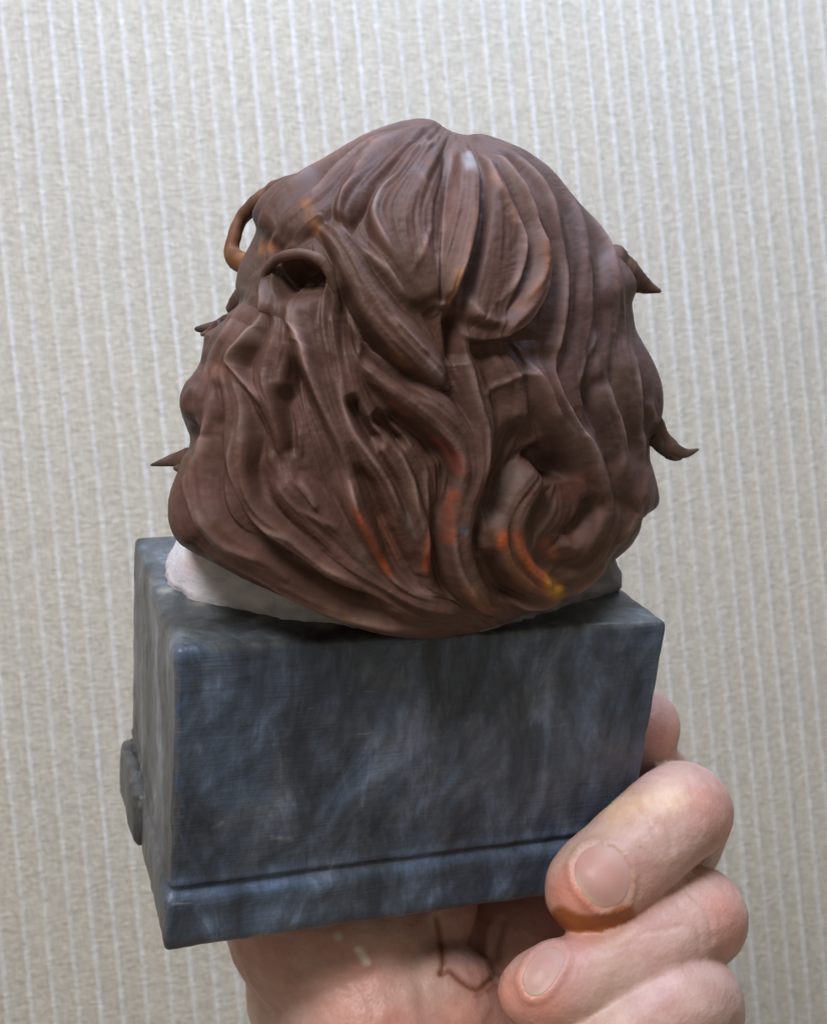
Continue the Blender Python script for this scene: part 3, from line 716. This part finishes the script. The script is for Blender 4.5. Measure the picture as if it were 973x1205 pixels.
def tube(name, pts, mat_, parent, colr, flat=1.0, n=40, nr=18, seed=1, tipcol=None, rag=1.0):
    """free strand of hair: rows (x px, y px, depth mm, radius mm) swept to a smooth closed tube"""
    S = spline(pts, n); C3 = px(S[:, 0], S[:, 1], S[:, 2]); r = S[:, 3]
    t = np.gradient(C3, axis=0); t /= np.linalg.norm(t, axis=1, keepdims=True)
    up = np.array([0, 0, 1.0])
    s = np.cross(t, up); s /= np.linalg.norm(s, axis=1, keepdims=True); b_ = np.cross(s, t)
    a = np.linspace(0, 2 * np.pi, nr, endpoint=False)
    r = r.copy() * (1 + .12 * noise(C3, .6, seed) + .06 * noise(C3, 2.5, seed + 1)); r[0] *= .2; r[-1] *= .3
    V = C3[:, None] + r[:, None, None] * (np.cos(a)[None, :, None] * s[:, None] + flat * np.sin(a)[None, :, None] * b_[:, None])
    V = V + (noise(V.reshape(-1, 3), .8, seed) * .08 * rag).reshape(n, nr, 1) * s[:, None]
    V = V.reshape(-1, 3)
    k = np.repeat(np.linspace(0, 1, n), nr)[:, None]
    k = k ** 1.8
    C = np.array(colr) * (1 - k) + np.array(tipcol if tipcol is not None else colr) * k
    C = C * (1 + .45 * noise(V, .7, seed + 3))[:, None]
    return mesh_obj(name, V, grid_faces(nr, n, True), mat_, parent, C, local='bust')
BRN = (.085, .046, .036)
def hair_z(x, y):
    i = ((HAIR_PX[:, 0] - x) ** 2 + (HAIR_PX[:, 1] - y) ** 2).argmin(); return HAIR_PX[i, 2]
tube('stray_lock', [(352,214,164,1.2),(326,224,166,1.5),(302,239,167,1.3),(285,257,168,1.05),(276,278,168,1.0),(273,296,168,1.25),(281,307,167,1.6),(302,312,165,1.6)], HAIR, hair, (.10,.058,.04), 1.1, seed=61, tipcol=(.24,.10,.045))
tube('stray_lock', [(296,372,160,2.2),(272,379,161,1.3),(252,384,162,.85),(240,387,162,.7),(229,387,162,.3)], HAIR, hair, BRN, .6, seed=62, tipcol=(.04,.03,.025))
tube('stray_lock', [(300,345,160,3),(284,356,161,1.8),(270,366,162,.8)], HAIR, hair, BRN, 1.2, seed=66)
tube('stray_lock', [(246,548,154,2.8),(226,541,156,1.9),(208,541,157,1.15),(192,544,157,.62),(177,547,157,.15)], HAIR, hair, (.10,.055,.04), .45, seed=63, tipcol=(.05,.033,.027))
tube('stray_lock', [(700,300,173,2.4),(722,314,174,3.2),(742,327,175,2.3),(760,337,176,1.2),(778,343,176,.25)], HAIR, hair, BRN, .8, seed=64, tipcol=(.07,.042,.03))
tube('stray_lock', [(752,482,175,3),(767,503,177,2.2),(780,519,178,1.6),(794,530,178,1.25),(808,533,178,.75),(822,528,178,.2)], HAIR, hair, BRN, .5, seed=65, tipcol=(.07,.042,.03))
tube('stray_lock', [(262,384,160,1.4),(248,391,161,.8),(236,394,161,.25)], HAIR, hair, BRN, .6, seed=68)
tube('stray_lock', [(766,512,177,1.5),(780,528,178,1.0),(793,538,178,.6),(803,539,178,.2)], HAIR, hair, (.06,.038,.03), .6, seed=70)
tube('stray_lock', [(230,552,155,1.6),(214,551,156,.8),(204,551,156,.2)], HAIR, hair, BRN, .5, seed=71)

# the lock that bridges the hollow on the left: rises off the surface and dives back into it
_arch = [(303,356,1.6,.5),(308,338,.7,.6),(313,320,0,.65),(325,306,-.8,.65),(345,299,-1.2,.65),(364,300,-1.0,.68),(379,308,-.4,.72),(389,322,.4,.75),(394,338,1.2,.6),(397,352,2.0,.4)]
tube('overhanging_lock', [(x, y, hair_z(x, y) + dz, r) for x, y, dz, r in _arch], HAIR, hair, (.098,.056,.046), 1.1, n=90, nr=24, seed=67, rag=0)

# ------------------------------------------------------------------ hand
def sphere_cloud(chains, ells):
    import bmesh
    bm = bmesh.new()
    bmesh.ops.create_icosphere(bm, subdivisions=3, radius=1.0)
    U = np.array([v.co[:] for v in bm.verts]); T = np.array([[v.index for v in f.verts] for f in bm.faces]); bm.free()
    Vs, Fs = [], []; off = 0
    for ch in chains:
        C3 = np.array([[*px(x, y, z), r] for x, y, z, r in ch])
        seg = np.linalg.norm(np.diff(C3[:, :3], axis=0), axis=1).sum()
        E = np.vstack([2 * C3[0] - C3[1], C3, 2 * C3[-1] - C3[-2]])
        for k in range(len(C3) - 1):
            p0, p1, p2, p3 = E[k:k + 4]
            m_ = max(3, int(np.linalg.norm(p2 - p1) / .9))
            for t in np.linspace(0, 1, m_, endpoint=(k == len(C3) - 2)):
                q = .5 * (2 * p1 + (p2 - p0) * t + (2 * p0 - 5 * p1 + 4 * p2 - p3) * t * t + (3 * p1 - p0 - 3 * p2 + p3) * t ** 3)
                Vs.append(U * max(q[3], .5) + q[:3]); Fs.append(T + off); off += len(U)
    for (x, y, z), (rx, ry, rz), rot in ells:
        E_ = U * np.array([rx, ry, rz])
        if rot is None:
            Vs.append(bust(E_ + np.array([x, y, z]))); Fs.append(T + off); off += len(U); continue
        ca, sa = math.cos(rot), math.sin(rot)
        E_ = np.c_[E_[:, 0] * ca - E_[:, 1] * sa, E_[:, 0] * sa + E_[:, 1] * ca, E_[:, 2]]
        Vs.append(E_ + px(x, y, z)); Fs.append(T + off); off += len(U)
    return np.vstack(Vs), np.vstack(Fs)

FING = dict(
    middle=[(690,1050,173,6.55),(700,1040,173,7.31),(733,1012,175,7.69),(765,984,177,7.79),(792,960,182,7.98),(803,955,190,8.36),(800,965,200,8.55),(790,990,212,9.03),(740,1060,222,9.50)],
    ring=[(625,1168,166.5,5.13),(645,1162,166.5,6.08),(700,1147,169,6.74),(750,1121,172,7.03),(798,1086,177,7.31),(822,1077,184,7.79),(818,1086,196,8.17),(790,1105,208,8.55),(720,1140,218,9.50)],
    little=[(690,1250,163,5.89),(745,1213,165,6.46),(795,1182,169,6.84),(818,1177,176,7.22),(818,1190,188,7.60),(780,1210,202,8.55),(700,1230,212,9.50)],
    index=[(742,850,206,5.70),(757,853,200,6.27),(752,862,198,6.84),(752,895,204,7.22),(775,935,210,7.60),(770,990,220,8.07),(730,1050,226,9.50)],
    palm=[(740,1060,224,11),(720,1140,220,12),(690,1200,214,13),(600,1260,206,15),(500,1320,200,18),(440,1420,200,21),(420,1600,205,23),(410,1760,208,24)],
    heel=[(600,1260,206,13),(545,1215,196,12),(500,1190,190,13)],
    thumb=[(440,1200,191,17),(400,1150,206,14),(380,1050,222,11),(375,960,230,9),(372,900,232,8)],
)
def build_hand():
    ells = [((34.5, 25, -17.0), (20.5, 22, 17.6), None), ((40, 28, -24), (22, 22, 22), None), ((48, 23, -12.5), (10.5, 15, 12.9), None), ((62, 36, -13), (14, 11, 13.2), None), ((40, 27, -34), (21, 20, 20), None), ((610, 1112, 206), (13, 13, 10), 0.0)]
    V, T = sphere_cloud(list(FING.values()), ells)
    me = bpy.data.meshes.new('tmp'); me.from_pydata(V.tolist(), [], T.tolist())
    ob = bpy.data.objects.new('tmp', me); col.objects.link(ob)
    r = ob.modifiers.new('r', 'REMESH'); r.mode = 'VOXEL'; r.voxel_size = .5
    s = ob.modifiers.new('s', 'SMOOTH'); s.factor = .5; s.iterations = 4
    ev = ob.evaluated_get(bpy.context.evaluated_depsgraph_get()); m2 = ev.to_mesh()
    n = len(m2.vertices); P = np.empty(n * 3, np.float32); m2.vertices.foreach_get('co', P); P = P.reshape(-1, 3).astype(float)
    N = np.empty(n * 3, np.float32); m2.vertices.foreach_get('normal', N); N = N.reshape(-1, 3).astype(float)
    polys = np.array([tuple(p.vertices) for p in m2.polygons if len(p.vertices) == 4])
    ev.to_mesh_clear(); bpy.data.objects.remove(ob); bpy.data.meshes.remove(me)
    X, Y = to_px(P); facing = (N * P).sum(1) < 0
    disp = noise(P, .18, 71) * .22 + noise(P, .7, 72) * .06
    C = np.tile(np.array([.49, .322, .282]), (n, 1))
    w = np.clip(noise(P, .11, 73) * 1.6 + .1, 0, 1)[:, None] * .7; C = C * (1 - w) + np.array([.50, .255, .225]) * w
    w = np.clip(noise(P, .14, 74) * 1.5, 0, 1)[:, None] * .4; C = C * (1 - w) + np.array([.47, .335, .235]) * w
    def near(pts):
        S = spline(pts, 40)[:, :2] if len(pts) > 1 else np.array(pts, float)
        d = np.full(n, 1e9); i = np.where(facing & (X > S[:, 0].min() - 60) & (X < S[:, 0].max() + 60) & (Y > S[:, 1].min() - 60) & (Y < S[:, 1].max() + 60))[0]
        d[i] = np.sqrt(((X[i, None] - S[None, :, 0]) ** 2 + (Y[i, None] - S[None, :, 1]) ** 2).min(1)); return d
    zmax = 200
    vis = facing & (P[:, 2] < zmax)
    def paint(pts, w, c, k, p=2.0):
        nonlocal C
        a = np.clip(k * np.exp(-(near(pts) / w) ** p), 0, 1)[:, None] * vis[:, None]; C = C * (1 - a) + np.array(c) * a
    def dent(pts, w, a):
        nonlocal disp
        disp = disp + a * np.exp(-(near(pts) / w) ** 2) * vis
    # blush of the fingertips and knuckles
    paint([(668,1050),(690,1075)], 30, (.66,.27,.20), .75); paint([(600,1165),(640,1185)], 30, (.66,.27,.20), .6)
    paint([(830,940),(850,970)], 26, (.62,.28,.22), .55); paint([(850,1065),(868,1110)], 26, (.62,.26,.21), .6); paint([(780,860)], 30, (.60,.28,.21), .6)
    paint([(720,950),(790,940)], 20, (.66,.46,.29), .6); paint([(430,1150),(400,1190),(470,1200)], 30, (.66,.30,.25), .5); paint([(540,1190),(580,1200)], 22, (.66,.30,.22), .5)
    # brown paint on the finger and in the crease of the palm
    def gap(name):
        c3 = spline([[*px(x, y, z), r] for x, y, z, r in FING[name][:5]], 40)
        return (np.linalg.norm(P[:, None, :] - c3[None, :, :3], axis=2) - c3[None, :, 3]).min(1)
    near_tip = np.zeros(n, bool); q_ = np.where(vis & (np.abs(X - 695) < 80) & (np.abs(Y - 1080) < 60))[0]
    P_all, P = P, P[q_]; near_tip[q_] = gap('middle') < gap('ring') - .15; P = P_all
    vis_all = vis; vis = vis & near_tip
    paint([(660,1078),(682,1088),(708,1088),(735,1076)], 13, (.29,.088,.018), 1.0, 8); vis = vis_all
    for pts in ([(513,1082),(518,1105),(521,1130),(519,1145)], [(519,1145),(530,1143),(548,1158),(562,1164),(578,1152)]):
        paint(pts, 4.0, (.20,.065,.03), .95); dent(pts, 3, -.35)
    paint([(560,1172),(582,1160)], 3, (.25,.09,.045), .6)
    paint([(422,1118),(432,1132)], 5, (.80,.74,.70), .85, 4); paint([(398,1102)], 6, (.60,.56,.55), .7, 4)
    # creases of the skin
    for pts, w, a in (([(365,1115),(385,1150),(420,1175)], 3, -.18), ([(340,1135),(370,1165),(390,1200)], 3, -.15), ([(395,1130),(420,1155),(440,1190)], 3, -.15), ([(380,1170),(420,1165),(455,1150)], 3, -.12),
                      ([(590,1085),(582,1120),(585,1150)], 5, -.6), ([(575,1090),(572,1130)], 4, .35), ([(748,948),(768,975),(777,1005)], 3, -.22), ([(763,940),(784,970),(792,1000)], 3, -.25), ([(775,935),(796,965),(805,995)], 3, -.18), ([(700,990),(735,985),(755,1000)], 4, -.1), ([(810,1050),(832,1075),(838,1105)], 3, -.25), ([(795,1060),(818,1085),(824,1112)], 3, -.2),
                      ([(740,1110),(760,1098),(800,1090)], 3, -.15), ([(710,1120),(760,1108)], 3, -.12)):
        dent(pts, w, a)
    # soft rim of the nail bed
    for ring_, a in ((NAIL1, .50), (NAIL2, .42)):
        g_ = [tuple(np.mean(ring_, 0) + (np.array(p) - np.mean(ring_, 0)) * 1.09) for p in ring_]
        dent(g_, 4.5, a)
    P = P + N * disp[:, None]
    m, nt, b = mat('skin', .45, .42)
    at = node(nt, 'ShaderNodeAttribute', attribute_name='paint')
    v0 = coords(nt); n1 = noise_tex(nt, v0, 240, 5, .6); vo = node(nt, 'ShaderNodeTexVoronoi', Scale=1500.0); link(nt, v0, vo.inputs['Vector'])
    c = mix(nt, 1.0, at.outputs['Color'], ramp(nt, n1, [(.32, (.92, .82, .80)), (.66, (1.06, 1.08, 1.06))]), 'MULTIPLY')
    link(nt, c, b.inputs['Base Color'])
    b.inputs['Subsurface Weight'].default_value = .25; b.inputs['Subsurface Radius'].default_value = (1.0, .35, .2); b.inputs['Subsurface Scale'].default_value = .0022
    n5 = noise_tex(nt, coords(nt, rot=(.4, .2, .9), scale=(1, .3, 1)), 900, 4, .65)
    bump(nt, b, (vo.outputs['Distance'], .16, .0003), (n1, .18, .0006), (n5, .18, .0004))
    hand_loc = c2w(px(440, 1420, 200))
    h = mesh_obj('hand', P, polys, m, None, C, local=hand_loc); h.location = hand_loc
    h['label'] = 'bare left hand gripping the pedestal from below, brown paint on its fingers'; h['category'] = 'hand'
    return h, hand_loc
NAIL1 = [(673,1018),(684,1001),(704,992),(726,998),(740,1016),(742,1040),(733,1064),(706,1070),(686,1054),(675,1036),(673,1018)]
NAIL2 = [(612,1152),(622,1130),(640,1115),(658,1114),(665,1130),(654,1154),(636,1173),(619,1171),(612,1152)]
hand, hand_loc = build_hand()

def build_nail(outline, free, colr, tint):
    """nail plate grown on the finger: the outline's inside is laid on the skin and lifted a little; free = pixel at the free edge"""
    from mathutils.bvhtree import BVHTree
    me = hand.data
    bvh = BVHTree.FromPolygons([tuple(v.co) for v in me.vertices], [tuple(p.vertices) for p in me.polygons])
    O = spline(outline, 73)[:-1]; c = O.mean(0); nr = 26
    org = Vector(CAM - hand_loc)
    rows = []; hit = []
    rr = np.r_[.0005, np.linspace(.04, .9, 16), np.linspace(.92, 1.05, nr - 17)]
    for r in rr:
        row = []
        for p in O:
            q = c + (p - c) * r
            d = Vector(px(q[0], q[1], 1.0) @ M.T).normalized()
            loc, nrm, _, _ = bvh.ray_cast(org, d)
            row.append(np.r_[np.array(loc), np.array(nrm)])
        rows.append(row)
    A = np.array(rows)
    P = A[..., :3]; N = A[..., 3:]
    for _ in range(6):                                          # even out the skin's own bumps under the plate
        P = (P + np.roll(P, 1, 1) + np.roll(P, -1, 1)) / 3
        Q = P.copy(); Q[1:-1] = (P[1:-1] + P[2:] + P[:-2]) / 3; P[1:-1] = Q[1:-1]
    nm = N.reshape(-1, 3).mean(0); nm /= np.linalg.norm(nm); N = .5 * N + .5 * nm
    lift = .24 * (1 - smooth(.90, 1.03, rr)) - .14
    P = P + N * (lift * MM)[:, None, None]
    w = (P + hand_loc - CAM) / MM @ M                           # back to the camera frame
    X, Y = to_px(w); X, Y = X.ravel(), Y.ravel()
    C = np.tile(np.array(colr), (len(X), 1))
    fd = np.array(free, float) - c; L = np.linalg.norm(fd); t = ((np.c_[X, Y] - c) @ fd / L ** 2)
    R_ = np.repeat(rr, len(O))
    k = (smooth(.80, .97, R_) * smooth(.35, .7, t))[:, None] * .8; C = C * (1 - k) + np.array([.48, .37, .25]) * k
    k = (np.exp(-((t + .75) / .22) ** 2) * .45)[:, None]; C = C * (1 - k) + np.array([.48, .33, .31]) * k
    k = (np.clip(noise(w.reshape(-1, 3), .45, 81), 0, 1) * .5)[:, None]; C = C * (1 - k) + np.array(tint) * k
    return mesh_obj('fingernail', w.reshape(-1, 3), grid_faces(len(O), len(rr), True), NAILM, hand, C, local=hand_loc)
NAILM, _nt, _b = mat('nail', .42, .3)
_at = node(_nt, 'ShaderNodeAttribute', attribute_name='paint'); link(_nt, _at.outputs['Color'], _b.inputs['Base Color'])
_n = noise_tex(_nt, coords(_nt), 500, 3); bump(_nt, _b, (_n, .1, .0003))
_b.inputs['Subsurface Weight'].default_value = .15; _b.inputs['Subsurface Scale'].default_value = .0015
build_nail(NAIL1, (684, 1058), (.47, .265, .225), (.46, .20, .175))
build_nail(NAIL2, (616, 1166), (.48, .275, .235), (.46, .215, .19))
